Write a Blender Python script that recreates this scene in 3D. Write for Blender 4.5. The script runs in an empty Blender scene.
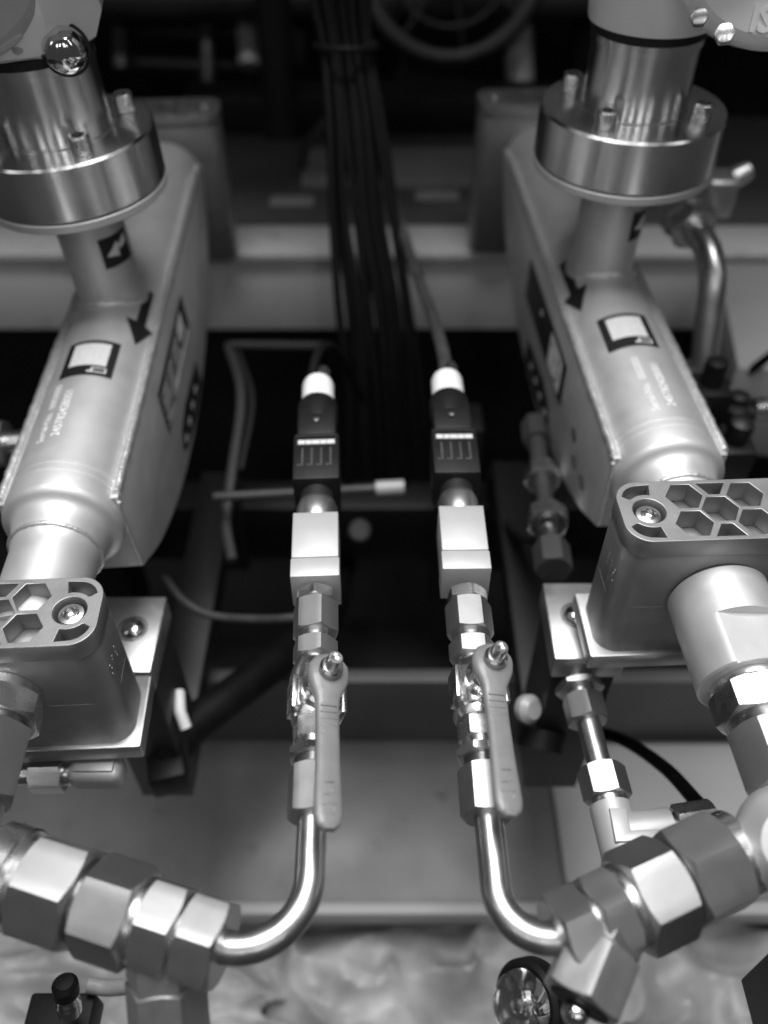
import bpy, bmesh, math, random
from mathutils import Vector, Matrix, noise
random.seed(7)
R = math.radians
S = bpy.context.scene
C = S.collection
H = 0.95                      # height of the lens above the shop floor datum
PITCH = 43.8                  # lens looks down, this far from straight down
F = 855.0                     # focal length in pixels

# ------------------------------------------------------------------ camera
cd = bpy.data.cameras.new('camera')
cam = bpy.data.objects.new('camera', cd); C.objects.link(cam)
cam.location = (0, 0, H); cam.rotation_euler = (R(PITCH), 0, 0)
cd.sensor_fit = 'VERTICAL'; cd.sensor_height = 24.0; cd.lens = F * 24.0 / 1024.0
cd.clip_start = 0.01; cd.clip_end = 50
cd.dof.use_dof = True; cd.dof.focus_distance = 0.42
cd.dof.aperture_fstop = (cd.lens / 1000.0) / 0.0084
S.camera = cam
S.render.resolution_x = 768; S.render.resolution_y = 1024

# ------------------------------------------------------------------ light: a dim hall with one overhead light, plus added streak lamps
w = bpy.data.worlds.new('World'); S.world = w; w.use_nodes = True
w.node_tree.nodes['Background'].inputs[0].default_value = (1, 1, 1, 1)
w.node_tree.nodes['Background'].inputs[1].default_value = 0.045

def area(name, loc, target, sx, sy, power):
    ld = bpy.data.lights.new(name, 'AREA'); ld.shape = 'RECTANGLE'; ld.size = sx; ld.size_y = sy; ld.energy = power
    o = bpy.data.objects.new(name, ld); C.objects.link(o)
    o.location = (loc[0], loc[1], loc[2] + H)
    o.rotation_euler = (Vector(target) - Vector(loc)).to_track_quat('-Z', 'Y').to_euler()
    return o
area('ceiling_and_streak_light', (0.0, 0.55, 1.7), (0.0, 0.55, -0.4), 1.3, 1.3, 66)
area('ceiling_and_streak_light', (-1.5, -0.2, 1.4), (0.0, 0.3, -0.4), 0.12, 1.4, 2.5)  # added narrow side strip, puts reflected streaks on the tubes
area('ceiling_and_streak_light', (1.6, -0.2, 1.4), (0.0, 0.3, -0.4), 0.12, 1.4, 2.5)  # added twin strip on the other side
for lx, lw, lp in ((-1.0, .09, 1.9), (-.35, .06, 1.8), (.30, .14, 2.6), (.95, .07, 1.9)):  # added small lamps behind the camera for vertical streaks on the flanges
    area('ceiling_and_streak_light', (lx, -1.25, 1.15), (0.0, 0.4, -0.3), lw, .7, lp)

vs = S.view_settings
vs.view_transform = 'Standard'; vs.look = 'None'; vs.gamma = 1; vs.exposure = 0.0
vs.use_curve_mapping = False
S.render.engine = 'CYCLES'

# ------------------------------------------------------------------ materials (the photograph is black and white)
def mat(name, base, metal=0.0, rough=0.5, var=0.0, vscale=30, rvar=0.0, bump=0.0, bscale=900, aniso=0.0, coat=0.0,
        trans=0.0, spec=0.5, stretch=None, dirt=0.0):
    m = bpy.data.materials.new(name); m.use_nodes = True
    nt = m.node_tree; N = nt.nodes; L = nt.links
    b = N['Principled BSDF']
    b.inputs['Base Color'].default_value = (base, base, base, 1)
    b.inputs['Metallic'].default_value = metal
    b.inputs['Roughness'].default_value = rough
    b.inputs['Specular IOR Level'].default_value = spec
    b.inputs['Coat Weight'].default_value = coat
    b.inputs['Transmission Weight'].default_value = trans
    tc = N.new('ShaderNodeTexCoord'); mp = N.new('ShaderNodeMapping')
    L.new(tc.outputs['Object'], mp.inputs[0])
    if stretch: mp.inputs['Scale'].default_value = stretch
    def nz(scale, detail=4):
        n = N.new('ShaderNodeTexNoise'); n.inputs['Scale'].default_value = scale; n.inputs['Detail'].default_value = detail
        L.new(mp.outputs[0], n.inputs['Vector']); return n
    if var or dirt:
        n = nz(vscale, 6)
        mr = N.new('ShaderNodeMapRange')
        mr.inputs['From Min'].default_value = 0.3; mr.inputs['From Max'].default_value = 0.7
        mr.inputs['To Min'].default_value = max(base - var, 0.003); mr.inputs['To Max'].default_value = base + var
        L.new(n.outputs['Fac'], mr.inputs[0])
        out = mr.outputs[0]
        if dirt:
            n2 = nz(vscale * 3.3, 8)
            m2 = N.new('ShaderNodeMapRange'); m2.inputs['From Min'].default_value = 0.62; m2.inputs['From Max'].default_value = 0.72
            m2.inputs['To Min'].default_value = 1.0; m2.inputs['To Max'].default_value = 1.0 - dirt
            L.new(n2.outputs['Fac'], m2.inputs[0])
            mu = N.new('ShaderNodeMath'); mu.operation = 'MULTIPLY'
            L.new(out, mu.inputs[0]); L.new(m2.outputs[0], mu.inputs[1]); out = mu.outputs[0]
        L.new(out, b.inputs['Base Color'])
    if rvar:
        n = nz(vscale * 1.7, 7)
        mr = N.new('ShaderNodeMapRange')
        mr.inputs['From Min'].default_value = 0.3; mr.inputs['From Max'].default_value = 0.7
        mr.inputs['To Min'].default_value = max(rough - rvar, 0.02); mr.inputs['To Max'].default_value = rough + rvar
        L.new(n.outputs['Fac'], mr.inputs[0]); L.new(mr.outputs[0], b.inputs['Roughness'])
    if bump:
        n = nz(bscale, 3)
        bp = N.new('ShaderNodeBump'); bp.inputs['Strength'].default_value = bump; bp.inputs['Distance'].default_value = 0.001
        L.new(n.outputs['Fac'], bp.inputs['Height']); L.new(bp.outputs[0], b.inputs['Normal'])
    if aniso:
        b.inputs['Anisotropic'].default_value = aniso
        t = N.new('ShaderNodeTangent'); t.direction_type = 'RADIAL'; t.axis = 'Z'
        b.inputs['Anisotropic Rotation'].default_value = 0.25
        L.new(t.outputs[0], b.inputs['Tangent'])
    return m
M = {}
M['blast'] = mat('blasted_stainless', .66, .65, .52, var=.035, vscale=45, rvar=.05, bump=.10, bscale=1500)
M['turned'] = mat('turned_stainless', .88, 1, .25, var=.015, vscale=30, rvar=.02, aniso=.85)
M['weld'] = mat('weld_bead', .80, .8, .38, var=.1, vscale=300, bump=.5, bscale=500)
M['nut'] = mat('machined_steel', .52, .96, .35, var=.012, vscale=60, rvar=.02, bump=.04, bscale=1500)
M['nutbright'] = mat('bright_steel', .78, 1, .27, var=.02, vscale=60, rvar=.04, bump=.03, bscale=900)
M['thread'] = mat('thread_steel', .42, 1, .28, var=.06, vscale=200)
M['tube'] = mat('drawn_tube_steel', .56, 1, .33, var=.04, vscale=60, rvar=.05, bump=.03, bscale=400)
M['cast'] = mat('cast_aluminium', .31, .75, .46, var=.025, vscale=60, rvar=.05, bump=.10, bscale=1100)
M['castface'] = mat('bead_blasted_aluminium', .31, .75, .46, var=.03, vscale=60, rvar=.05, bump=.08, bscale=1100)
M['milled'] = mat('milled_aluminium', .52, .9, .38, var=.04, vscale=50, rvar=.05, bump=.04, bscale=600)
M['milled_dark'] = mat('oxidised_steel_bracket', .42, .9, .36, var=.05, vscale=60, rvar=.06, bump=.05, bscale=600)
M['whiteblock'] = mat('anodised_aluminium', .50, .35, .5, var=.02, vscale=80, bump=.04, bscale=1300)
M['white'] = mat('white_enamel', .85, 0, .35, var=.02, vscale=40, rvar=.05, bump=.03, bscale=500, coat=.2)
M['greyenamel'] = mat('grey_enamel', .42, 0, .4, var=.02, vscale=40, rvar=.05, bump=.03, bscale=500, coat=.15)
M['handle'] = mat('dipped_vinyl_grip', .20, 0, .38, var=.015, vscale=120, rvar=.06, bump=.25, bscale=160, coat=.15)
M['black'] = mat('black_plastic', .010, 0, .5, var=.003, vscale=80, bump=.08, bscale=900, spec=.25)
M['gasket'] = mat('black_rubber', .008, 0, .6)
M['cable'] = mat('black_cable_sheath', .005, 0, .6, var=.002, vscale=60, spec=.2)
M['greycable'] = mat('grey_cable_sheath', .06, 0, .5, var=.02, vscale=60)
M['chrome'] = mat('chrome', .75, 1, .10, bump=.45, bscale=130)
M['label_black'] = mat('label_black', .010, 0, .5, var=.003, vscale=200)
M['label_light'] = mat('label_light', .72, 0, .5, var=.10, vscale=900)
M['etch'] = mat('laser_etch', .95, 0, .55)
M['engrave'] = mat('engraved_line', .5, .75, .4)
M['beam'] = mat('painted_beam', .66, 0, .45, var=.03, vscale=9, rvar=.06, bump=.04, bscale=200, dirt=.2)
M['trayfar'] = mat('dark_painted_shelf', .11, 0, .5, var=.02, vscale=9, dirt=.2)
M['pan'] = mat('painted_pan', .12, .2, .45, var=.03, vscale=9, rvar=.08, bump=.06, bscale=60, dirt=.4)
M['pandark'] = mat('dark_pan_wall', .10, .1, .5, var=.015, vscale=8)
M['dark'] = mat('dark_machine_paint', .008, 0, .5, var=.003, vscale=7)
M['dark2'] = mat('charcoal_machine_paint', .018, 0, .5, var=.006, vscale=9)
M['mid'] = mat('grey_machine_paint', .06, .2, .45, var=.015, vscale=12)
M['film'] = mat('plastic_film', .42, 0, .5, var=.12, vscale=25, coat=.08)
M['clear'] = mat('clear_plastic', .95, 0, .06, trans=1.0)
M['pale'] = mat('pale_painted_cover', .36, 0, .45, var=.03, vscale=10)

# ------------------------------------------------------------------ mesh helpers
BASE = {}
def rootof(o):
    while o.parent: o = o.parent
    return o
def mk(name, geo, m, parent=None, angle=32, label=None):
    vs_, fs_ = geo
    if parent is not None:
        b = BASE.get(rootof(parent).name)
        if b is not None: vs_ = [Vector(v) - b for v in vs_]
    me = bpy.data.meshes.new(name); me.from_pydata([tuple(v) for v in vs_], [], fs_)
    bm = bmesh.new(); bm.from_mesh(me); bmesh.ops.recalc_face_normals(bm, faces=bm.faces); bm.to_mesh(me); bm.free()
    me.shade_smooth(); me.set_sharp_from_angle(angle=R(angle))
    me.materials.append(M[m] if isinstance(m, str) else m)
    o = bpy.data.objects.new(name, me); C.objects.link(o)
    if parent is not None: o.parent = parent
    else: o.location = (0, 0, H)
    if label: o['label'] = label
    return o
def tag(o, label, cat, group=None, kind=None):
    if label: o['label'] = label
    if cat: o['category'] = cat
    if group: o['group'] = group
    if kind: o['kind'] = kind
    return o
def thing(name, label, cat, base=(0, 0, 0), rotz=0, group=None, local=False):
    o = bpy.data.objects.new(name, None); C.objects.link(o); o.empty_display_size = .02
    o.location = Vector(base) + Vector((0, 0, H)); o.rotation_euler = (0, 0, rotz)
    BASE[o.name] = None if local else Vector(base)
    return tag(o, label, cat, group)
def join(*geos):
    V, Fc = [], []
    for v, f in geos:
        n = len(V); V += [Vector(x) for x in v]; Fc += [tuple(i + n for i in q) for q in f]
    return V, Fc
def xf(geo, mtx): return [mtx @ Vector(v) for v in geo[0]], geo[1]
def frame(o, d, up=(0, 0, 1)):
    z = Vector(d).normalized(); u = Vector(up)
    if abs(z.dot(u)) > .98: u = Vector((0, 1, 0))
    x = u.cross(z).normalized(); y = z.cross(x)
    m = Matrix((x, y, z)).transposed().to_4x4(); m.translation = Vector(o); return m
def lathe(prof, o=(0, 0, 0), d=(0, 0, 1), n=48, up=(0, 0, 1), fn=None):
    V, Fc = [], []
    for r, s in prof:
        for k in range(n):
            a = 2 * math.pi * k / n
            p = Vector((r * math.cos(a), r * math.sin(a), s)); V.append(fn(p) if fn else p)
    for i in range(len(prof) - 1):
        for k in range(n):
            k2 = (k + 1) % n
            Fc.append((i * n + k, i * n + k2, (i + 1) * n + k2, (i + 1) * n + k))
    Fc.append(tuple(range(n))); j = (len(prof) - 1) * n
    Fc.append(tuple(range(j, j + n)))
    return xf((V, Fc), frame(o, d, up))
def hexn(o, d, L, af, rot=0.0, up=(0, 0, 1), ch0=True, ch1=True):
    n = 48; ap = af / 2; V, Fc = [], []
    rmax = ap / math.cos(R(30)) * .988
    def rh(a):
        q = (a % (math.pi / 3)) - math.pi / 6
        return min(ap / math.cos(q), rmax)
    rc = ap * .97; tn = math.tan(R(28))
    rings = [[], [], [], []]
    for k in range(n):
        a = 2 * math.pi * k / n; r = rh(a); c = (r - rc) * tn
        if ch0: rings[0].append((rc, 0)); rings[1].append((r, c))
        else: rings[0].append((r - .0004, 0)); rings[1].append((r, .0004))
        if ch1: rings[2].append((r, L - c)); rings[3].append((rc, L))
        else: rings[2].append((r, L - .0004)); rings[3].append((r - .0004, L))
    for rg in rings:
        for k, (r, s) in enumerate(rg):
            a = 2 * math.pi * k / n + rot; V.append(Vector((r * math.cos(a), r * math.sin(a), s)))
    for i in range(3):
        for k in range(n):
            k2 = (k + 1) % n
            Fc.append((i * n + k, i * n + k2, (i + 1) * n + k2, (i + 1) * n + k))
    Fc.append(tuple(range(n))); Fc.append(tuple(range(3 * n, 4 * n)))
    return xf((V, Fc), frame(o, d, up))
def fillet(pts, rad, n=10):
    P = [Vector(p) for p in pts]; out = [P[0]]
    for i in range(1, len(P) - 1):
        a, b, c = P[i - 1], P[i], P[i + 1]
        u = (a - b).normalized(); v = (c - b).normalized()
        ang = u.angle(v); t = min(rad / math.tan(ang / 2), (a - b).length * .48 if i > 1 else (a - b).length * .95,
                                  (c - b).length * .48 if i < len(P) - 2 else (c - b).length * .95)
        r = t * math.tan(ang / 2); ctr = b + (u + v).normalized() * (r / math.sin(ang / 2))
        s, e = b + u * t - ctr, b + v * t - ctr
        tot = s.angle(e); ax = s.cross(e)
        if ax.length < 1e-12: out.append(b); continue
        for k in range(n + 1): out.append(ctr + Matrix.Rotation(tot * k / n, 3, ax.normalized()) @ s)
    out.append(P[-1]); return out
def smooth_path(pts, n=8):
    P = [Vector(p) for p in pts]; P = [2 * P[0] - P[1]] + P + [2 * P[-1] - P[-2]]; out = []
    for i in range(1, len(P) - 2):
        for k in range(n):
            t = k / n; a, b, c, d = P[i - 1], P[i], P[i + 1], P[i + 2]
            out.append(.5 * ((2 * b) + (c - a) * t + (2 * a - 5 * b + 4 * c - d) * t * t + (3 * b - a - 3 * c + d) * t ** 3))
    out.append(P[-2]); return out
def tube(path, r, n=16, closed=False, rf=None):
    P = [Vector(p) for p in path]; V, Fc = [], []; N = len(P)
    t0 = (P[1] - P[0]).normalized(); u = t0.orthogonal().normalized(); prev = t0
    for i in range(N):
        if closed: t = (P[(i + 1) % N] - P[i - 1]).normalized()
        else: t = (P[min(i + 1, N - 1)] - P[max(i - 1, 0)]).normalized()
        u = prev.rotation_difference(t) @ u; u = (u - t * u.dot(t)).normalized(); prev = t; v = t.cross(u)
        rr = r if rf is None else rf(i)
        for k in range(n):
            a = 2 * math.pi * k / n; V.append(P[i] + (u * math.cos(a) + v * math.sin(a)) * rr)
    for i in range(N if closed else N - 1):
        j = (i + 1) % N
        for k in range(n):
            k2 = (k + 1) % n; Fc.append((i * n + k, i * n + k2, j * n + k2, j * n + k))
    if not closed: Fc.append(tuple(range(n))); Fc.append(tuple(range((N - 1) * n, N * n)))
    return V, Fc
def box(c, s, bev=.0006, seg=2, m=None):
    bm = bmesh.new(); bmesh.ops.create_cube(bm, size=1)
    for v in bm.verts: v.co = Vector((v.co.x * s[0], v.co.y * s[1], v.co.z * s[2]))
    if bev: bmesh.ops.bevel(bm, geom=list(bm.edges), offset=bev, segments=seg, affect='EDGES', profile=.5)
    V = [v.co.copy() for v in bm.verts]; bm.verts.index_update(); Fc = [tuple(v.index for v in f.verts) for f in bm.faces]; bm.free()
    mm = Matrix.Translation(Vector(c)) @ (m.to_4x4() if m else Matrix())
    return xf((V, Fc), mm)
def boxb(x0, x1, y0, y1, z0, z1, bev=.0006, seg=2):
    return box(((x0 + x1) / 2, (y0 + y1) / 2, (z0 + z1) / 2), (x1 - x0, y1 - y0, z1 - z0), bev, seg)
def prism(poly, z0, z1, bev=0.0, mtx=None, seg=2):
    bm = bmesh.new()
    bt = [bm.verts.new((x, y, z0)) for x, y in poly]; f = bm.faces.new(bt)
    r = bmesh.ops.extrude_face_region(bm, geom=[f])
    for e in r['geom']:
        if isinstance(e, bmesh.types.BMVert): e.co.z = z1
    bmesh.ops.recalc_face_normals(bm, faces=bm.faces)
    if bev:
        ed = [e for e in bm.edges if abs(e.verts[0].co.z - e.verts[1].co.z) < 1e-7]
        bmesh.ops.bevel(bm, geom=ed, offset=bev, segments=seg, affect='EDGES', profile=.5)
    bm.verts.index_update(); V = [v.co.copy() for v in bm.verts]; Fc = [tuple(v.index for v in q.verts) for q in bm.faces]; bm.free()
    g = (V, Fc); return xf(g, mtx) if mtx else g
def rrect(hw, hd, r, n=8):
    out = []
    for cx, cy, a0 in ((hw - r, hd - r, 0), (-hw + r, hd - r, 90), (-hw + r, -hd + r, 180), (hw - r, -hd + r, 270)):
        for k in range(n + 1):
            a = R(a0 + 90 * k / n); out.append((cx + r * math.cos(a), cy + r * math.sin(a)))
    return out
def plate_holes(outer, holes, z0, z1, bev=.0004):
    cu = bpy.data.curves.new('tmp', 'CURVE'); cu.dimensions = '2D'; cu.fill_mode = 'BOTH'
    cu.extrude = (z1 - z0) / 2 - bev; cu.bevel_depth = bev; cu.bevel_resolution = 1; cu.offset = -bev
    for poly in [outer] + holes:
        sp = cu.splines.new('POLY'); sp.points.add(len(poly) - 1); sp.use_cyclic_u = True
        for p, q in zip(sp.points, poly): p.co = (q[0], q[1], 0, 1)
    o = bpy.data.objects.new('tmp', cu); C.objects.link(o)
    dg = bpy.context.evaluated_depsgraph_get(); me = bpy.data.meshes.new_from_object(o.evaluated_get(dg))
    V = [v.co + Vector((0, 0, (z0 + z1) / 2)) for v in me.vertices]; Fc = [tuple(p.vertices) for p in me.polygons]
    bpy.data.objects.remove(o); bpy.data.curves.remove(cu); bpy.data.meshes.remove(me)
    return V, Fc
def text(body, size, depth=0.0, spacing=1.0, bold=0.0):
    cu = bpy.data.curves.new('tmp', 'FONT'); cu.body = body; cu.size = size; cu.extrude = depth; cu.resolution_u = 2; cu.offset = bold
    cu.space_character = spacing
    o = bpy.data.objects.new('tmp', cu); C.objects.link(o)
    dg = bpy.context.evaluated_depsgraph_get(); me = bpy.data.meshes.new_from_object(o.evaluated_get(dg))
    V = [v.co.copy() for v in me.vertices]; Fc = [tuple(p.vertices) for p in me.polygons]
    bpy.data.objects.remove(o); bpy.data.curves.remove(cu); bpy.data.meshes.remove(me)
    return V, Fc
def flat(poly):
    return [Vector((x, y, 0)) for x, y in poly], [tuple(range(len(poly)))]
def grid_rect(x0, x1, y0, y1, nx, ny, trim=None):
    V = []; Fc = []
    for j in range(ny + 1):
        for i in range(nx + 1): V.append(Vector((x0 + (x1 - x0) * i / nx, y0 + (y1 - y0) * j / ny, 0)))
    for j in range(ny):
        for i in range(nx):
            a = j * (nx + 1) + i; Fc.append((a, a + 1, a + nx + 2, a + nx + 1))
    return V, Fc
def dense(geo, cuts=2):          # subdivide so a flat decal can bend round a pipe
    bm = bmesh.new(); vs2 = [bm.verts.new(v) for v in geo[0]]
    for f in geo[1]:
        try: bm.faces.new([vs2[i] for i in f])
        except ValueError: pass
    bmesh.ops.triangulate(bm, faces=bm.faces); bmesh.ops.subdivide_edges(bm, edges=bm.edges, cuts=cuts, use_grid_fill=True)
    bm.verts.index_update(); V = [v.co.copy() for v in bm.verts]; Fc = [tuple(v.index for v in f.verts) for f in bm.faces]; bm.free()
    return V, Fc
def at(px, py, t=None, z=None, y=None):      # a point on the sight line of a photo position, at a real distance / height / depth
    dx, dy = (px - 384) / F, (512 - py) / F; a = R(PITCH)
    d = Vector((dx, dy * math.cos(a) + math.sin(a), dy * math.sin(a) - math.cos(a)))
    if z is not None: t = z / d.z
    if y is not None: t = y / d.y
    return d * t

# ------------------------------------------------------------------ setting: pan, walls, shelf
def struct(name, geo, m, parent=None): 
    o = mk(name, geo, m, parent)
    if parent is None: o['kind'] = 'structure'
    return o
struct('pan_floor', boxb(-.75, .75, .262, .426, -.765, -.75, .002), 'pan')
struct('pan_rear_wall', boxb(-.75, .75, .412, .425, -.7495, -.645, .001), 'pandark')
struct('pan_front_rim', boxb(-.75, .75, .250, .2615, -.768, -.744, .003), 'pale')
struct('shop_floor', boxb(-1.6, 1.6, -.5, 2.2, -.95, -.90, 0), 'dark')
struct('rear_shelf', boxb(-.9, .9, .905, 1.22, -.50, -.478, .002), 'trayfar')
struct('lower_back_wall', boxb(-.9, .9, .90, .92, -.90, -.58, .001), 'dark')
struct('rear_wall', boxb(-1.6, 1.6, 1.75, 1.78, -.90, .15, 0), 'dark')

struct('unseen_light_blocker', boxb(-1.3, 1.3, .66, 1.25, .20, .23, .002), 'pan')  # added out of view to keep overhead light off the rear

bm_ = thing('beam', 'light grey painted steel beam with a folded top lip running across behind the meters', 'beam', (0, .87, -.577))
mk('web', boxb(-.85, .85, .850, .895, -.577, -.486, .002), 'beam', bm_)
mk('lip', boxb(-.85, .85, .842, .905, -.484, -.474, .002), 'beam', bm_)

# ------------------------------------------------------------------ flow meters
Z0 = -.455
def wrapY(geo, y0, ang0, rad, zc, lift=.0004, rot90=False):
    """lay a flat decal (u = round the pipe, v = along it) on a pipe lying along Y"""
    out = []
    for p in geo[0]:
        u, v = (p.x, p.y) if not rot90 else (-p.y, p.x)
        a = ang0 + u / rad
        out.append(Vector(((rad + lift + p.z) * math.sin(a), y0 + v, zc + (rad + lift + p.z) * math.cos(a))))
    return out, geo[1]
def wrapZ(geo, z0, ang0, rad, lift=.0004):
    out = []
    for p in geo[0]:
        a = ang0 + p.x / rad
        out.append(Vector(((rad + lift) * math.sin(a), -(rad + lift) * math.cos(a), z0 + p.y)))
    return out, geo[1]
ZT = -.36 - Z0          # axis of the main tube above the meter's base
RT = .034
def flow_meter(base, rotz, inner, near, label, kind, roll=0.0):
    t = thing('flow_meter', label, 'flow meter', (base[0], base[1], Z0), rotz, 'paired flow meters', local=True)
    t.rotation_euler = (0, roll, rotz)
    INV = (Matrix.Translation((base[0], base[1], Z0)) @ t.rotation_euler.to_matrix().to_4x4()).inverted()
    fr = .955 if inner > 0 else .985
    q = lambda z: z - Z0
    # main tube with shoulder ring, groove and reducer to the process pipe
    far, nr = .222, -near
    prof = [(.010, far + .046), (.018, far + .044), (.026, far + .038), (.0315, far + .027), (.0337, far + .014), (RT, far + .004), (RT, -.1795), (.0333, -.1803), (.0333, -.1815), (RT, -.1823),
            (RT, -.1855), (.0334, -.1862), (.0334, -.1872), (.0341, -.1880), (.0341, -.1985), (.0337, -.2005), (.0327, -.2022), (.0312, -.2033), (.0295, -.2042), (.0280, -.2056), (.0269, -.2080), (.0261, -.2120), (.0256, -.2170), (.0254, -.2190),
            (.0247, -.2205), (.0238, -.2230), (.0235, -.2270), (.0235, -near)]
    prof = [(r, -s) for r, s in prof]
    mk('main_tube', lathe(prof, (0, 0, ZT), (0, -1, 0), 72), 'blast', t, 40)
    rw = []
    for k in range(72):
        a = 2 * math.pi * k / 72; rw.append((.0246 * math.cos(a), -.2195, ZT + .0246 * math.sin(a)))
    if near > .24:
        mk('reducer_weld', tube(rw, .0016, 8, True, lambda i: .0014 + .0004 * random.random()), 'weld', t, 60)
    # boat shaped housing below
    top = q(-.344)
    prf = smooth_path([(-.195, q(-.403), 0), (-.15, q(-.427), 0), (-.08, q(-.447), 0), (0, q(-.4535), 0), (.08, q(-.446), 0),
                       (.14, q(-.430), 0), (.19, q(-.408), 0), (.225, q(-.378), 0), (.242, q(-.352), 0), (.236, q(-.3455), 0), (.222, top, 0)], 6)
    poly = [(-.195, top)] + [(p.x, p.y) for p in prf]
    mm = Matrix(((0, 0, 1, 0), (1, 0, 0, 0), (0, 1, 0, 0), (0, 0, 0, 1)))
    mk('housing', prism(poly, -.0345, .0345, .0008, mm), 'blast', t, 30)
    for sx in (-1, 1):
        path = []
        for k in range(90):
            y = -.192 + .405 * k / 89
            path.append((sx * .0332 + random.uniform(-.0003, .0003), y, top + .0002 + random.uniform(-.0002, .0002)))
        mk('weld_seam', tube(path, .002, 8, False, lambda i: .0024 + .0006 * random.random()), 'weld', t, 60)
    mk('end_weld', tube([(inner * .0345, -.1955, top - .003), (inner * .0338, -.1960, top - .012), (inner * .0335, -.196, q(-.40))], .0012, 8), 'weld', t, 60)
    # neck
    mk('neck', lathe([(.0225, ZT + .01), (.0225, q(-.262)), (.0225, q(-.254))], n=56), 'blast', t)
    wl = []
    for k in range(96):
        a = 2 * math.pi * k / 96; x = .0232 * math.cos(a)
        wl.append((x, .0232 * math.sin(a), ZT + math.sqrt(RT * RT - x * x) + .0008))
    mk('neck_weld', tube(wl, .0024, 8, True, lambda i: .0021 + .0007 * random.random()), 'weld', t, 60)
    # flange, collar, bolts
    mk('lower_flange', lathe([(.0300, q(-.2555)), (.0590 * fr, q(-.2555)), (.0602 * fr, q(-.2545)), (.0602 * fr, q(-.2502)), (.0594 * fr, q(-.2494)), (.03, q(-.2494))], n=96), 'blast', t)
    mk('flange_gasket', lathe([(.03, q(-.2494)), (.0588 * fr, q(-.2494)), (.0588 * fr, q(-.2484)), (.03, q(-.2484))], n=72), 'gasket', t)
    mk('upper_flange', lathe([(.03, q(-.2484)), (.0594 * fr, q(-.2484)), (.0603 * fr, q(-.2475)), (.0603 * fr, q(-.2172)), (.0590 * fr, q(-.2157)), (.03, q(-.2157))], n=128), 'turned', t)
    cl = mk('collar', lathe([(.0332, q(-.2157)), (.0332, q(-.1760)), (.0345, q(-.1755)), (.0345, q(-.1712)), (.0335, q(-.1705)), (.02, q(-.1705))], n=96), 'turned', t)
    rg = [(.0336 * math.cos(2 * math.pi * k / 72), .0336 * math.sin(2 * math.pi * k / 72), q(-.2154)) for k in range(72)]
    mk('root_ring', tube(rg, .0005, 6, True), 'nutbright', cl)
    for a in ((-127, -37, 53, 143) if inner < 0 else (-59, 31, 121, -149)):
        bx, by = .0440 * math.cos(R(a)), .0440 * math.sin(R(a))
        bo = mk('bolt', lathe([(.0054, q(-.2157)), (.0062, q(-.2154)), (.0062, q(-.2060)), (.0055, q(-.2050)), (.0038, q(-.2050)), (.0036, q(-.2080))], (bx, by, 0), n=24), 'nutbright', t)
        mk('socket', flat([(.0028 * math.cos(R(60 * k)) + bx, .0028 * math.sin(R(60 * k)) + by) for k in range(6)])
           if False else xf(flat([(.0037 * math.cos(R(60 * k)), .0037 * math.sin(R(60 * k))) for k in range(6)]), Matrix.Translation((bx, by, q(-.2065)))), 'gasket', bo)
    mk('collar_gasket', lathe([(.0325, q(-.1705)), (.0350, q(-.1705)), (.0350, q(-.1660)), (.0325, q(-.1660))], n=72), 'gasket', t)
    # transmitter housing
    hs = mk('transmitter_housing', lathe([(.0352, q(-.1660)), (.0372, q(-.1655)), (.0378, q(-.1640)), (.0390, q(-.1500)), (.0402, q(-.1350)), (.048, q(-.118)), (.080, q(-.10)), (.085, q(-.08)), (.085, q(.08)), (.07, q(.10))] if inner < 0 else [(.036, q(-.1660)), (.0420, q(-.1630)), (.0495, q(-.1500)), (.0500, q(-.125)), (.085, q(-.095)), (.088, q(-.08)), (.088, q(.08)), (.07, q(.10))], n=(8 if inner > 0 else 64), up=(0, 1, 0)), 'white', t, 30)
    if inner > 0: hs.rotation_euler = (0, 0, R(22.5 + 8))
    # round cover, seen only at its rim
    if inner < 0:
        lc, ld = at(800, -86, .43), Vector((-.18, -.93, .26))
    else:
        lc, ld = at(-76, -68, .41), Vector((.28, -.93, .20))
    lcl = INV @ lc
    ldl = (Matrix.Rotation(-rotz, 4, 'Z') @ ld).normalized()
    Rl = .0615 if inner < 0 else .058
    cv = mk('terminal_cover', lathe([(Rl * .8, -.045), (Rl * .98, -.043), (Rl, -.040), (Rl, -.012), (Rl * .985, -.006), (Rl * .95, -.002), (Rl * .88, .0012), (Rl * .5, .003), (.002, .0035)], lcl, ldl, 72),
            'white' if inner < 0 else 'greyenamel', t, 30)
    if inner < 0:
        tx = text('IS', .017, .0012, bold=.0004)
        fm = frame(lcl, ldl)
        tx = xf(tx, Matrix.Translation((-.0125, -.0520, .0016)))
        mk('cover_lettering', xf(tx, fm), 'white', cv)
        for px, py, tt, rr in ((699, 19, .455, .0042), (724, 36, .45, .0046)):
            c = INV @ at(px, py, tt)
            mk('cover_screw', hexn(c, (-.3, -.7, .5), rr * 1.1, rr * 2, R(10)), 'nutbright' if px > 710 else 'thread', t)
    else:
        c = INV @ at(65, 50, .458)
        dv = (Matrix.Rotation(-rotz, 4, 'Z') @ Vector((.25, -.9, .25))).normalized()
        rr = .0118
        mk('domed_plug', lathe([(rr * math.cos(R(a)), rr * 1.0 * math.sin(R(a))) for a in range(-80, 86, 8)], c, dv, 40), 'chrome', t)
        mk('plug_ring', tube([c - dv * .005 + frame((0, 0, 0), dv) @ Vector((.0120 * math.cos(R(9 * k)), .0120 * math.sin(R(9 * k)), 0)) for k in range(40)], .0014, 8, True), 'gasket', t)
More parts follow.
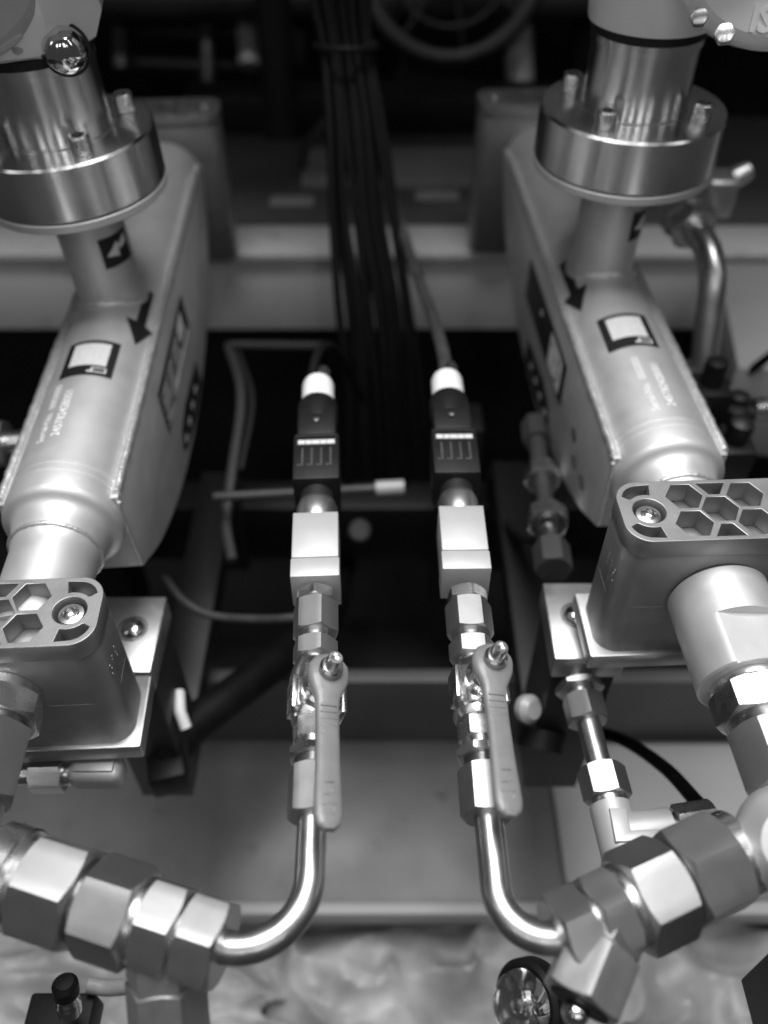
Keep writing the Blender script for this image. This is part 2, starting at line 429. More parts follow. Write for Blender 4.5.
        for k in range(5):
            a = R(-66 + 22 * k)
            pp = frame(lcl, ldl) @ Vector((Rl * math.cos(a), Rl * math.sin(a), -.02))
            mk('cover_lug', box(pp, (.008, .006, .02), .002, 2, frame((0, 0, 0), ldl).to_3x3() @ Matrix.Rotation(a, 3, 'Z')), 'greyenamel', cv)
    # stickers and etching
    yq = -.095 + (.012 if inner > 0 else .006)
    ys = .019 if inner > 0 else .008
    lw, ll = .0170, .0185
    po = [(-lw, -ll), (lw, -ll), (lw, ll * .86), (lw * .9, ll), (-lw * .9, ll), (-lw, ll * .86)]
    qa = .05 if inner > 0 else -.09
    st = mk('code_sticker', wrapY(grid_rect(-lw, lw, -ll, ll, 16, 4), yq, qa, RT, ZT, .0003), 'label_black', t)
    mk('blank_patch', wrapY(grid_rect(-.0118, .0118, -.0085, .0148, 14, 3), yq, qa, RT, ZT, .0005), 'label_light', st)
    ic = join(*[xf(grid_rect(a, b, c_, d_, 3, 1), Matrix()) for a, b, c_, d_ in ((.0035, .0128, -.0118, -.0108), (.0035, .0128, -.0158, -.0148), (.0035, .0048, -.0158, -.0108), (.0118, .0128, -.0158, -.0108), (.0012, .0035, -.0158, -.0140))])
    mk('handset_pictogram', wrapY(ic, yq, qa, RT, ZT, .0006), 'label_light', st)
    a1, a2 = (-.30, -.03) if inner > 0 else (-.14, .17)
    mk('serial_lettering', wrapY(dense(text('Serial-No.  0003000', .0066, bold=.00005), 0), -.181 + ys, a1, RT, ZT, .0004, True), 'etch', t)
    mk('type_lettering', wrapY(dense(text('24578242B001', .0072, bold=.00005), 0), -.178 + ys, a2, RT, ZT, .0004, True), 'etch', t)
    ar = [(-.0035, .033), (.0035, .033), (.0035, -.008), (.0105, -.008), (0, -.033), (-.0105, -.008), (-.0035, -.008)]
    fa = ([Vector((x, y, 0)) for x, y in ar], [(0, 1, 2, 6), (6, 2, 3, 4), (6, 4, 5)])
    mk('flow_arrow', wrapY(dense(fa, 4), -.028 + (.003 if inner > 0 else .010), inner * .80, RT, ZT, .0003), 'label_black', t)
    sq = grid_rect(-.0115, .0115, -.0105, .0105, 14, 2)
    sh = Matrix(((1, 0, 0, 0), (.25, 1, 0, 0), (0, 0, 1, 0), (0, 0, 0, 1)))
    ns = mk('direction_sticker', wrapZ(sq, q(-.290), R(52 + 0), .0225, .0003), 'label_black', t)
    na = ([Vector(v) for v in ((-.0085, -.002, 0), (.001, -.0045, 0), (.0005, -.0015, 0), (.0095, .002, 0), (.0085, .0085, 0), (.002, .0035, 0), (.0005, .006, 0))], [(0, 1, 2), (2, 3, 4, 5), (0, 2, 5), (0, 5, 6)])
    mk('white_arrow', wrapZ(dense(na, 3), q(-.290), R(52), .0225, .0005), 'label_light', ns)
    mk('cross_mark', wrapZ(dense(text('+', .007), 1), q(-.2925), R(52), .0225, .0007), 'label_black', ns)
    # plates on the flat inner side
    xi = inner * .0345
    def wall(geo, lift): return [Vector((xi + inner * lift, p.x, q(p.y))) for p in geo[0]], geo[1]
    if kind == 'plate':
        pl = mk('data_plate', wall(grid_rect(-.075, .052, -.400, -.366, 1, 1), .0005), 'label_black', t)
        for i in range(5):
            yz = -.3715 - .0058 * i
            x0 = -.073; x1 = .010 if i < 4 else -.03
            mk('print_bar', wall(grid_rect(x0, x1, yz - .0013, yz, 1, 1), .0009), 'label_light', pl)
            for k in range(3):
                xa = x0 + .004 + .027 * k + random.uniform(0, .006)
                mk('print_line', wall(grid_rect(xa, min(xa + random.uniform(.010, .021), x1), yz - .0036, yz - .0022, 1, 1), .0009), 'label_light', pl)
        mk('print_panel', wall(grid_rect(.012, .034, -.386, -.370, 1, 1), .0009), 'label_light', pl)
        mk('print_strip', wall(grid_rect(-.03, .046, -.3975, -.3915, 1, 1), .0009), 'label_light', pl)
    else:
        pl = mk('data_plate', wall(grid_rect(-.075, .075, -.402, -.366, 1, 1), .0005), 'label_black', t)
        mk('print_panel', wall(grid_rect(-.066, -.025, -.398, -.370, 1, 1), .0009), 'label_light', pl)
        for i in range(9):
            xa = random.uniform(-.064, -.034); zz = -.3725 - .0027 * i
            mk('print_line', wall(grid_rect(xa, xa + random.uniform(.003, .009), zz - .0016, zz, 1, 1), .0012), 'label_black', pl)
        mk('print_dot', wall(([Vector((.012 + .004 * math.cos(R(30 * k)), -.378 + .0025 * math.sin(R(30 * k)), 0)) for k in range(12)], [tuple(range(12))]), .0009), 'label_light', pl)
        for k, (yy, zz) in enumerate(((-.118, -.392), (-.13, -.408), (-.152, -.405))):
            mk('oil_spot', wall(([Vector((yy + .007 * math.cos(R(30 * j)), zz + .0045 * math.sin(R(30 * j)), 0)) for j in range(12)], [tuple(range(12))]), .0004), 'milled_dark', t)
    lp = [(-.055, -.436), (-.040, -.444), (0, -.4495), (.045, -.447), (.045, -.425), (-.02, -.420), (-.045, -.424)]
    lb = mk('lower_plate', wall(([Vector((x, y, 0)) for x, y in lp], [tuple(range(7))]), .0005), 'label_black', t)
    for k in range(4):
        xa = -.045 + .02 * k
        mk('print_line', wall(grid_rect(xa, xa + .009, -.437, -.433, 1, 1), .0009), 'label_light', lb)
    return t
flow_meter((-.1870, .533), R(2.4), 1, .28, 'stainless flow meter with chrome domed plug under its grey terminal cover', 'plate', R(-3))
flow_meter((.1605, .570), R(3), -1, .262, 'stainless flow meter with white terminal cover lettered near its rim', 'black')

# ------------------------------------------------------------------ honeycomb pocketed blocks
def hexpoly(cx, cy, a): return [(cx + a * math.cos(R(60 * k)), cy + a * math.sin(R(60 * k))) for k in range(6)]
def pocket_block(cx, y0, ztop, rotz, label, side, hh=.092, hw=.050, hd=.0205, plate=True, detail=True):
    base = (cx, y0 + hd, ztop - hh - .012)
    t = thing('pocketed_block', label, 'block', base, rotz, 'honeycomb pocketed blocks', local=True)
    zt = hh + .012
    a = .0093
    holes = []
    for sx in (-1, 1):
        for sy in (-1, 1): holes.append(hexpoly(sx * .0155, sy * .0093, a))
    holes.append(hexpoly(0, 0, a))
    for sy in (-1, 1):
        p = [(-.0027, .0102), (.0027, .0102), (.0072, .0180), (-.0072, .0180)]
        holes.append([(x, sy * y) for x, y in p])
    for sx in (-1, 1):
        bc = hw - .0145
        holes.append([(sx * bc + .0082 * math.cos(R(15 * k)), .0082 * math.sin(R(15 * k))) for k in range(24)])
        for sy in (-1, 1):
            inn = [(bc + .0112 * math.cos(R(x)), .0112 * math.sin(R(x))) for x in range(104, 40, -8)]
            out = [(hw - .0128 + .0098 * math.cos(R(x)), hd - .0128 + .0098 * math.sin(R(x))) for x in range(15, 91, 8)]
            p = inn + [(inn[-1][0] + .001, inn[-1][1])] + out + [(bc - .004, hd - .0026)]
            holes.append([(sx * x, sy * y) for x, y in p])
    outer = rrect(hw, hd, .0125, 10)
    mk('cap', plate_holes(outer, holes, zt - .012, zt), 'castface', t, 30)
    bd = mk('body', prism(rrect(hw - .0004, hd - .0004, .0122, 10), .012, zt - .0121, .0005), 'cast', t, 30)
    def loop(z, off):
        return [(x, y, z) for x, y in rrect(hw + off, hd + off, .0125, 10)]
    mk('parting_line', tube(loop(zt - .052, -.0007), .0005, 6, True), 'cast', bd)
    if plate:
        mk('base_plate', prism(rrect(hw + .0035, hd + .0022, .0016, 3), 0, .012, .0008), 'milled', t, 30)
    for sx in (-1, 1):
        bc = sx * (hw - .0145)
        sc = mk('screw', lathe([(.0045, zt - .0125), (.0066, zt - .0125), (.0068, zt - .0045), (.0060, zt - .0028), (.0040, zt - .0024), (.0034, zt - .0036), (.0030, zt - .0050), (.0012, zt - .0052)], (bc, 0, 0), n=36), 'nutbright', t)
        mk('drive_recess', tube([(bc + (.0026 + .0007 * (k % 2)) * math.cos(R(30 * k)), (.0026 + .0007 * (k % 2)) * math.sin(R(30 * k)), zt - .0030) for k in range(12)], .0006, 6, True), 'thread', sc)
    if detail:
        random.seed(int(cx * 1000))
        sx = side
        for i in range(5):
            z1 = zt - .030 - .002 * i
            for k in range(3):
                y_ = -.013 + .0055 * k + random.uniform(0, .002)
                mk('engraved_mark', boxb(sx * (hw - .0004) - .0001, sx * (hw - .0004) + .0003, y_, y_ + .0008, z1 - .0016 - .010 * (k == 1), z1, 0), 'engrave', bd)
    return t
pocket_block(.1665, .2735, -.304, R(2.5), 'cast block with honeycomb pockets joined to a bright round outlet sleeve', -1)
pocket_block(-.186, .2270, -.328, R(3), 'cast block with honeycomb pockets fed by an exposed welded reducer pipe', 1)
pocket_block(-.206, .815, -.318, R(4), 'distant cast block with honeycomb top at the rear end of the plug-fitted meter', 1, hh=.15, hw=.050, plate=False, detail=False)
pocket_block(.140, .830, -.314, R(3), 'distant cast block with honeycomb top at the rear end of the white-capped meter', -1, hh=.15, hw=.050, plate=False, detail=False)

# ------------------------------------------------------------------ fittings
def chain(root, p0, u, items, up=(0, 0, 1)):
    """items: (kind, s0, s1, size, rot, material)"""
    u = Vector(u).normalized(); p0 = Vector(p0)
    for it in items:
        kind, s0, s1, sz, rot, m = it
        o = p0 + u * s0
        if kind == 'nut': mk('hex_nut', hexn(o, u, s1 - s0, sz, R(rot), up), m, root, 20)
        elif kind == 'hex': mk('hex_body', hexn(o, u, s1 - s0, sz, R(rot), up, True, True), m, root, 20)
        elif kind == 'thread':
            n = max(int((s1 - s0) / .0009), 3); pr = [(sz * .6, 0)]
            for k in range(n):
                s = (s1 - s0) * k / n; e = (s1 - s0) / n
                pr += [(sz - .0006, s), (sz, s + e * .5)]
            pr += [(sz - .0006, s1 - s0), (sz * .6, s1 - s0)]
            mk('thread', lathe(pr, o, u, 40), m, root, 50)
        elif kind == 'ring':
            L = s1 - s0; c = min(.0008, L * .3)
            mk('collar', lathe([(sz * .5, 0), (sz - c, 0), (sz, c), (sz, L - c), (sz - c, L), (sz * .5, L)], o, u, 48), m, root)
        elif kind == 'cyl':
            L = s1 - s0; c = .0015
            mk('sleeve', lathe([(sz * .5, 0), (sz - c, 0), (sz - c * .3, c * .3), (sz, c), (sz, L - c), (sz - c * .3, L - c * .3), (sz - c, L), (sz * .5, L)], o, u, 64), m, root)

# right outlet sleeve and nuts
o0 = Vector((.1705, .2735, -.346)); ou = Vector((.045, -1, -.02)).normalized()
t = thing('outlet_union', 'bright round sleeve with milled flat and hex nuts leaving a pocketed block', 'pipe fitting', o0)
def flatfn(p):
    if .026 < p.z < .0535 and p.y > .0195: return Vector((p.x, .0195, p.z))
    return p
Lc = .054; prf = [(.012, 0), (.0235, 0), (.0250, .0015)] + [(.0250, s) for s in (.01, .02, .0259, .0262, .03, .036, .042, .048, .0532)] + [(.0238, .054), (.012, .054)]
mk('sleeve', lathe(prf, o0, ou, 96, (0.10, 0, 1), flatfn), 'blast', t, 25)
chain(t, o0, ou, [('ring', .0535, .058, .0195, 0, 'nutbright'), ('nut', .057, .073, .0375, 18, 'nutbright'), ('thread', .0725, .0775, .0165, 0, 'thread'), ('hex', .077, .106, .034, 4, 'nut'), ('ring', .105, .112, .0155, 0, 'nutbright')])
ring_c = o0 + ou * .060

# elbow joining to the right hex chain
e1 = Vector((.182, .1485, -.354))
t = thing('elbow_fitting', 'bright forged elbow joining the outlet nuts to the sloping hex chain', 'pipe fitting', e1)
mk('elbow_body', tube(smooth_path([o0 + ou * .110, o0 + ou * .122, e1 + Vector((.002, -.004, -.002)), Vector((.168, .1475, -.3575)), Vector((.155, .1455, -.359))], 8), .0185, 28, rf=lambda i: .0160 + .0022 * math.sin(min(i / 32, 1) * math.pi)), 'nutbright', t, 60)
mk('blanking_plug', lathe([(.012, -.018), (.0215, -.016), (.0225, -.012), (.0225, -.003), (.0205, .002), (.0150, .0065), (.0145, .0075), (.002, .0085)], at(797, 842, .345), (-.25, -.45, .85), 40), 'blast', t)

P0 = Vector((.0845, .1185, -.360)); P1 = Vector((.138, .1412, -.360)); ur = (P1 - P0).normalized()
t = thing('tee_fitting', 'hex tee chain with a stubby branch plug showing a shiny ball', 'pipe fitting', P0)
chain(t, P0 - ur * .006, ur, [('nut', -.0120, .0025, .0305, 30, 'nut'), ('thread', .0020, .0045, .0138, 0, 'nutbright'), ('hex', .0040, .0180, .0320, 36, 'nut'), ('ring', .0175, .0215, .0172, 0, 'nutbright'),
                  ('nut', .0210, .0435, .0375, 12, 'nut'), ('thread', .0430, .0460, .0165, 0, 'thread'), ('nut', .0450, .0700, .0375, 34, 'nut'), ('ring', .0695, .0775, .0180, 0, 'nutbright')])
bd_ = Vector((-.52, -.85, -.10)).normalized(); bo = P0 + ur * .0105
chain(t, bo, bd_, [('hex', .006, .0160, .0262, 24, 'nut'), ('hex', .0155, .0385, .0280, 24, 'milled')])
be = bo + bd_ * .0385
mk('branch_bore', lathe([(.0118, -.004), (.0118, .0004), (.0100, .0004), (.0095, -.004)], be, bd_, 32), 'gasket', t)
mk('bore_face', lathe([(.0105, -.001), (.0104, .0006), (.002, .0006)], be, bd_, 32), 'gasket', t)
mk('branch_ball', lathe([(.0052 * math.cos(R(a)), .0052 * math.sin(R(a))) for a in range(-80, 86, 10)], be + bd_ * .0032, bd_, 28), 'chrome', t)

# left chain
Q0 = Vector((-.070, .1110, -.360)); Q1 = Vector((-.139, .1315, -.360)); ul = (Q1 - Q0).normalized()
t = thing('tee_fitting', 'hex tee chain with a long flat-sided branch pointing down out of view', 'pipe fitting', Q0)
chain(t, Q0, ul, [('nut', -.0080, .0088, .0315, 12, 'nut'), ('thread', .0080, .0105, .0138, 0, 'nutbright'), ('hex', .0098, .0260, .0325, 10, 'nut'), ('ring', .0255, .0310, .0165, 0, 'nutbright'),
                  ('hex', .0285, .0510, .0360, 40, 'nut'), ('thread', .0505, .0545, .0160, 0, 'thread'), ('nut', .0535, .0785, .0375, 8, 'nut'), ('ring', .0780, .0835, .0175, 0, 'nutbright'), ('ring', .0830, .0960, .0205, 0, 'nutbright'), ('cyl', .0955, .1300, .0170, 0, 'nutbright')])
bl = Vector((.06, -.66, -.72)).normalized(); bo = Q0 + ul * .0195
chain(t, bo, bl, [('hex', .009, .0210, .0270, 0, 'milled'), ('hex', .0205, .0700, .0285, 0, 'milled')])

# left outlet nuts of the left block
ol = Vector((-.188, .2270, -.366)); vl = Vector((.045, -1, -.02)).normalized()
t = thing('outlet_union', 'worn hex union cut off beside the block with the exposed reducer pipe', 'pipe fitting', ol)
chain(t, ol, vl, [('ring', -.001, .005, .0195, 0, 'nutbright'), ('nut', .004, .0175, .0395, 20, 'nutbright'), ('ring', .017, .021, .0175, 0, 'thread'), ('hex', .020, .056, .0345, 6, 'nut'), ('ring', .0555, .066, .0150, 0, 'nutbright')])

# bent tubes
def bent(name, label, pts, rad, r):
    o = mk(name, tube(fillet(pts, rad, 18), r, 32), 'tube', None, 60); return tag(o, label, 'tube', 'bent steel tubes below the valves')
nl = Vector((-.0308, .166, -.358)); nr_ = Vector((.0450, .166, -.358))
bent('bent_tube', 'polished steel tube bending from the valve over the dark pan into the long-branched tee', [nl + Vector((-.0005, .008, 0)), (-.0300, .0985, -.3590), Q0 - ul * .003], .030, .0064)
bent('bent_tube', 'polished steel tube bending into the tee with the ball-ended branch', [nr_ + Vector((0, .008, 0)), (.0462, .1000, -.3590), P0 - ur * .010], .030, .0064)

# ------------------------------------------------------------------ ball valves and sensors
def valve_line(pa, pb, roll, lab, slab, hs, tw):
    """pa = near end (tube nut), pb = point at the sensor block"""
    pa, pb = Vector(pa), Vector(pb); u = (pb - pa).normalized()
    up = Matrix.Rotation(roll, 3, Vector((0, 1, 0))) @ Vector((0, 0, 1))
    t = thing('ball_valve', lab, 'valve', pa, 0, 'small lever ball valves')
    chain(t, pa, u, [('nut', -.006, .0165, .0212, 30 + tw, 'nut'), ('thread', .016, .0215, .0090, 0, 'thread'), ('nut', .0212, .0262, .0212, 12 - tw, 'nutbright'), ('ring', .026, .0305, .0090, 0, 'nutbright'),
                     ('hex', .0300, .0405, .0185, 30 + tw, 'nutbright')], up)
    body = [(.008, .0400), (.0108, .0402), (.0116, .0420), (.0122, .0440), (.0116, .0455), (.0118, .0470), (.0126, .052), (.0128, .058), (.0124, .064), (.0112, .0690), (.0100, .0715), (.007, .0718)]
    vb = mk('valve_body', lathe([(r, s) for r, s in body], pa, u, 48), 'nutbright', t)
    chain(t, pa, u, [('ring', .0710, .0755, .0085, 0, 'nutbright'), ('hex', .0745, .0850, .0205, 30 + tw, 'nut'), ('ring', .0845, .0905, .0078, 0, 'nutbright'), ('nut', .0895, .1090, .0212, 30 + tw, 'nut'), ('thread', .1085, .1105, .0082, 0, 'thread'), ('hex', .1100, .1170, .0192, 10 + tw, 'nutbright')], up)
    # handle in a frame: x right, y along the line, z up the spindle
    y = u; x = y.cross(up).normalized(); z = x.cross(y)
    fm = Matrix((x, y, z)).transposed().to_4x4(); fm.translation = pa + u * hs
    mk('bonnet', xf(lathe([(.0095, .006), (.0095, .0150), (.0080, .0165), (.0072, .0200), (.003, .0202)], n=32), fm), 'nutbright', t)
    mk('body_flat', xf(box((-.0117, 0, .004), (.003, .018, .013), .001), fm), 'nutbright', t)
    mk('body_flat', xf(box((.0117, 0, .004), (.003, .018, .013), .001), fm), 'nutbright', t)
    # lever: lofted ring sections along -y, dipping then rising slightly
    secs = [(.0098, .0030, .0080, .0252, .0028), (.0078, .0068, .0080, .0253, .0034), (.0040, .0094, .0080, .0254, .0038), (0, .0098, .0080, .0255, .0040), (-.0045, .0092, .0, .0255, .0038), (-.0085, .0074, 0, .0252, .0033),
            (-.0120, .0058, 0, .0246, .0028), (-.0165, .0054, 0, .0242, .0026), (-.030, .0052, 0, .0246, .0025), (-.046, .0054, 0, .0250, .0025), (-.060, .0059, 0, .0254, .0026), (-.067, .0060, 0, .0256, .0027), (-.0705, .0051, 0, .0257, .0025), (-.0725, .0030, 0, .0257, .0019)]
    V, Fc = [], []; n = 20
    for yy, hw, _, zc, hz in secs:
        for k in range(n):
            a = 2 * math.pi * k / n; ca, sa = math.cos(a), math.sin(a)
            V.append(Vector((hw * math.copysign(abs(ca) ** .6, ca), yy, zc + hz * math.copysign(abs(sa) ** .6, sa))))
    for i in range(len(secs) - 1):
        for k in range(n):
            k2 = (k + 1) % n; Fc.append((i * n + k, i * n + k2, (i + 1) * n + k2, (i + 1) * n + k))
    Fc += [tuple(range(n)), tuple(range((len(secs) - 1) * n, len(secs) * n))]
    hd = mk('handle', xf((V, Fc), fm), 'handle', t, 60)
    for i in range(5):
        mk('grip_rib', xf(box((0, -.0165 - .0032 * i, .0270 - .0001 * i), (.0072, .0011, .0009), .0003), fm), 'handle', hd)
    for i, (xx, yy, ww, ln) in enumerate(((0, -.053, .004, .0008), (.0015, -.0565, .0008, .003), (-.0012, -.0585, .003, .0008), (0, -.0625, .0062, .0008), (-.002, -.0645, .0008, .003), (.002, -.0645, .0008, .003), (0, -.0668, .0062, .0008))):
        mk('moulded_mark', xf(box((xx, yy, .0279), (ww, ln, .0010), .0003), fm), 'handle', hd)
    mk('stem_nut', xf(lathe([(.0040, .0285), (.0054, .0290), (.0054, .0325), (.0044, .0335), (.0034, .0335)], n=28), fm), 'thread', t)
    mk('stem', xf(lathe([(.0036, .029), (.0036, .0385), (.0031, .0400), (.0022, .0400), (.0018, .0388), (.0004, .0385)], n=24), fm), 'nutbright', t)
    # sensor block and plug behind
    b0 = pb; yaw = math.atan2(-u.x, u.y); rz = Matrix.Rotation(yaw, 4, 'Z')
    s = thing('pressure_switch', slab, 'sensor', b0 + Vector((0, 0, -.013)), yaw, 'pressure switches on the valve lines', local=True)
    lz = .013
    mk('block', boxb(-.0126, .0126, .013, .046, 0, .026, .0007), 'whiteblock', s)
    mk('block_foot', boxb(-.0130, .0130, 0, .0128, 0, .0256, .0007), 'whiteblock', s)
    mk('step_groove', boxb(-.0120, .0120, .0120, .0140, .001, .0252, 0), 'milled_dark', s)
    mk('coupling', lathe([(.006, .046), (.0112, .046), (.0117, .047), (.0117, .060), (.0105, .064), (.0085, .066), (.005, .066)], (0, 0, lz), (0, 1, 0), 40), 'nut', s)
    pg = mk('plug_housing', join(boxb(-.0138, .0138, .072, .112, -.002, .027, .0015), boxb(-.0120, .0120, .1115, .138, 0, .027, .002), lathe([(.008, .130), (.0126, .130), (.0130, .132), (.0130, .150), (.0122, .152), (.008, .152)], (0, 0, .0150), (0, 1, 0), 32)), 'black', s)
    mk('neck_ring', lathe([(.005, .065), (.0098, .065), (.0098, .073), (.005, .073)], (0, 0, lz), (0, 1, 0), 32), 'gasket', s)
    mk('label_strip', boxb(-.0118, .0118, .1005, .1062, .0266, .0273, 0), 'dark2', pg)
    for i, (xa, xb) in enumerate(((-.0110, -.0068), (-.0064, -.0030), (-.0027, .0020), (.0023, .0060), (.0063, .0110))):
        mk('print_block', boxb(xa, xb, .1015, .1050, .0270, .0276, 0), 'beam', pg)
    for i in range(4):
        x_ = -.0088 + .0056 * i
        mk('print_hook', join(boxb(x_, x_ + .0011, .0830, .0985, .0266, .0273, 0), boxb(x_ - .0024, x_, .0830, .0842, .0266, .0273, 0)), 'greycable', pg)
    mk('rib_line', boxb(-.0125, .0125, .1085, .1098, .0266, .0275, 0), 'dark2', pg)
    mk('housing_screw', lathe([(.0020, 0), (.0020, .0006), (.001, .0008)], (-.0002, .124, .0278), (0, 0, 1), 16), 'nutbright', pg)
    mk('lock_ring', lathe([(.007, .148), (.0098, .148), (.0106, .1495), (.0106, .170), (.0096, .1735), (.006, .174)], (0, 0, .0150), (0, 1, .01), 32), 'white', s)
    mk('cable_gland', lathe([(.003, .172), (.0042, .172), (.0042, .184), (.0030, .188), (.002, .188)], (0, 0, .0150), (.02, 1, .02), 20), 'nutbright', s)
    return t, s
valve_line((-.0308, .166, -.358), (-.0362, .285, -.358), R(17), 'lever ball valve with its grey handle laid along the line above the long-branched tee', 'black plug pressure switch with white ring beside the loose wire bracket', .0505, 0)
valve_line((.0450, .166, -.358), (.0438, .290, -.358), R(12), 'lever ball valve feeding the tube of the ball-ended tee', 'black plug pressure switch with white ring where the grey cable plugs in', .0560, 17)

# ------------------------------------------------------------------ brackets under the blocks and small elbows
def bracket(x0, x1, y0, y1, zt, label, sx):
    t = thing('bracket_block', label, 'bracket', ((x0 + x1) / 2, (y0 + y1) / 2, zt - .17), 0, 'machined brackets under the blocks')
    mk('block', boxb(x0, x1, y0, y1, zt - .020, zt, .0012), 'milled', t)
    mk('carrier', boxb(x0 + .002, x1 - .002, y0 + .003, y1 - .004, zt - .17, zt - .0205, .001), 'dark2', t)
    mk('arm', boxb(x0 + .004, x1 - .004, y1 - .003, .605, zt - .168, zt - .140, .001), 'dark', t)
    mk('post', boxb(x0 + .004, x1 - .004, .585, .625, -.70, zt - .1685, .001), 'dark', t)
    c = (x0 + x1) / 2 + sx * .004
    mk('counterbore', lathe([(.0092, zt - .004), (.0092, zt + .0006), (.0086, zt + .0006), (.0084, zt - .004)], (c, (y0 + y1) / 2 + .003, 0), n=32), 'gasket', t)
    mk('screw_head', lathe([(.0080 * math.cos(R(a)), zt - .001 + .0055 * math.sin(R(a))) for a in range(0, 86, 10)], (c, (y0 + y1) / 2 + .003, 0), n=32), 'chrome', t)
bracket(.1000, .1420, .284, .341, -.420, 'machined bracket block with a screw beside the round outlet sleeve', -1)
bracket(-.1810, -.1395, .284, .341, -.434, 'machined bracket block with a screw behind the block with the reducer pipe', 1)

t = thing('elbow_fitting', 'small tube run ending in a square forged elbow above the black cable', 'pipe fitting', (.117, .284, -.45))
pa = Vector((.1165, .284, -.442)); uu = (Vector((.1235, .187, -.444)) - pa).normalized()
chain(t, pa, uu, [('ring', -.002, .006, .0075, 0, 'nutbright'), ('nut', .004, .0085, .0260, 10, 'nut'), ('ring', .008, .014, .0085, 0, 'nutbright'), ('nut', .0125, .0290, .0215, 30, 'nut'), ('nut', .0575, .0755, .0235, 15, 'nut'), ('ring', .0750, .0800, .0100, 0, 'nutbright')])
mk('tube', tube([pa + uu * .028, pa + uu * .059], .0068, 24), 'tube', t)
ce = pa + uu * .0955
mk('elbow_body', join(tube([pa + uu * .079, pa + uu * .110], .0112, 24), tube([ce + Vector((-.004, 0, 0)), ce + Vector((.028, .003, .003))], .0108, 20)), 'whiteblock', t, 40)
mk('elbow_pad', prism([(-.005, .010), (.004, .010), (.004, -.002), (.020, -.001), (.020, -.008), (-.005, -.008)], .0100, .0122, .0006, Matrix.Translation(ce)), 'whiteblock', t)
chain(t, ce, Vector((1, .12, .1)), [('ring', .025, .031, .0075, 0, 'thread'), ('nut', .031, .052, .0200, 20, 'nutbright')])

t = thing('elbow_fitting', 'small forged elbow tucked below the base plate beside the long-branched tee', 'pipe fitting', (-.157, .223, -.45))
c = at(98, 772, z=-.446)
mk('elbow_body', box(c, (.030, .016, .017), .005, 4), 'whiteblock', t, 40)
mk('elbow_pad', box(c + Vector((0, 0, .0085)), (.022, .009, .003), .001), 'whiteblock', t)
chain(t, c, Vector((-1, -.03, 0)), [('ring', .014, .019, .0070, 0, 'nutbright'), ('nut', .018, .036, .0195, 20, 'nut'), ('ring', .035, .05, .006, 0, 'tube')])

# ------------------------------------------------------------------ background run of pipe behind the right meter
t = thing('bent_pipe', 'fat dull steel pipe hooking downward beside the white-capped meter', 'pipe', (.257, .56, -.47))
ha, hb, hc = at(684, 212, .70), at(716, 262, .66), at(702, 372, .69)
mk('pipe', tube(fillet([ha, hb, hc], .045, 16), .0105, 28), 'tube', t, 60)
chain(t, at(696, 231, .685), ha - at(696, 231, .685), [('nut', 0, .016, .034, 10, 'nutbright'), ('hex', .015, .034, .036, 20, 'nut')])
chain(t, hc - Vector((0, 0, -.004)), (0, 0, -1), [('nut', 0, .014, .030, 10, 'nutbright'), ('hex', .013, .05, .028, 10, 'nut')], (0, 1, 0))
t = thing('needle_valve', 'pale small valve body with a knob behind the white-capped meter flange', 'valve', (.27, .70, -.33))
c = at(716, 193, .74)
mk('body', box(c, (.026, .03, .034), .004, 3), 'milled', t)
mk('knob', lathe([(.004, 0), (.0085, .001), (.009, .006), (.0075, .016), (.003, .017)], c + Vector((.010, 0, .012)), (.8, .2, .4), 24), 'milled', t)

# rear machinery, all well behind the meters
def simple(name, label, cat, geo, m, group=None):
    return tag(mk(name, geo, m), label, cat, group)
for i, (px, py, ww, lb) in enumerate(((292, 201, .052, 'small pale name plate on the dark shelf beside the black cable bundle'), (437, 195, .052, 'small pale name plate on the dark shelf with a dark smudge below'))):
    c = at(px, py, z=-.4765)
    simple('name_plate', lb, 'plate', box(c, (ww, .022, .003), .0005), 'greyenamel')
simple('mounting_pad', 'flat grey mounting pad lying on the rear shelf between the distant blocks', 'pad', boxb(-.10, .135, 1.0, 1.10, -.4778, -.468, .001), 'pale')
t = thing('equipment_rack', 'dark rack of shelves and boxes against the rear wall', 'rack', (0, 1.5, -.9))
for x in (-.62, -.22, .30, .75): mk('upright', boxb(x, x + .045, 1.45, 1.50, -.90, .12, .002), 'dark2', t)
for z in (-.40, -.16): mk('shelf_board', boxb(-.85, .9, 1.38, 1.62, z, z + .025, .002), 'dark2', t)
for x, z, wx, hz, m, lb in ((-.55, -.375, .26, .13, 'dark2', 'wide charcoal storage box standing behind the plug-fitted meter on the rack'),
                            (-.15, -.375, .07, .16, 'pale', 'narrow grey box on the rack beside the cable bundle'),
                            (.28, -.375, .10, .17, 'pale', 'upright grey box on the rack behind the white-capped meter'),
                            (.48, -.375, .24, .12, 'dark', 'low black box on the rack beyond the white terminal cover')):
    simple('storage_box', lb, 'box', boxb(x, x + wx, 1.41, 1.56, z + .0005, z + hz, .004), m, 'boxes on the rear rack')
t = thing('round_fan_guard', 'round dark fan guard hanging above the rear shelf', 'fan guard', at(452, -42, 1.20))
c = at(452, -42, 1.20); nrm = Vector((0, -.93, .36))
fmx = frame(c, nrm)
for rr, th in ((.125, .012), (.085, .004), (.045, .004)):
    mk('ring', tube([fmx @ Vector((rr * math.cos(R(7.5 * k)), rr * math.sin(R(7.5 * k)), 0)) for k in range(48)], th, 8, True), 'mid' if th > .01 else 'dark2', t, 60)
for k in range(8):
    a = R(45 * k + 10)
    mk('spoke', tube([fmx @ Vector((.02 * math.cos(a), .02 * math.sin(a), 0)), fmx @ Vector((.118 * math.cos(a), .118 * math.sin(a), 0))], .004, 6), 'dark2', t)
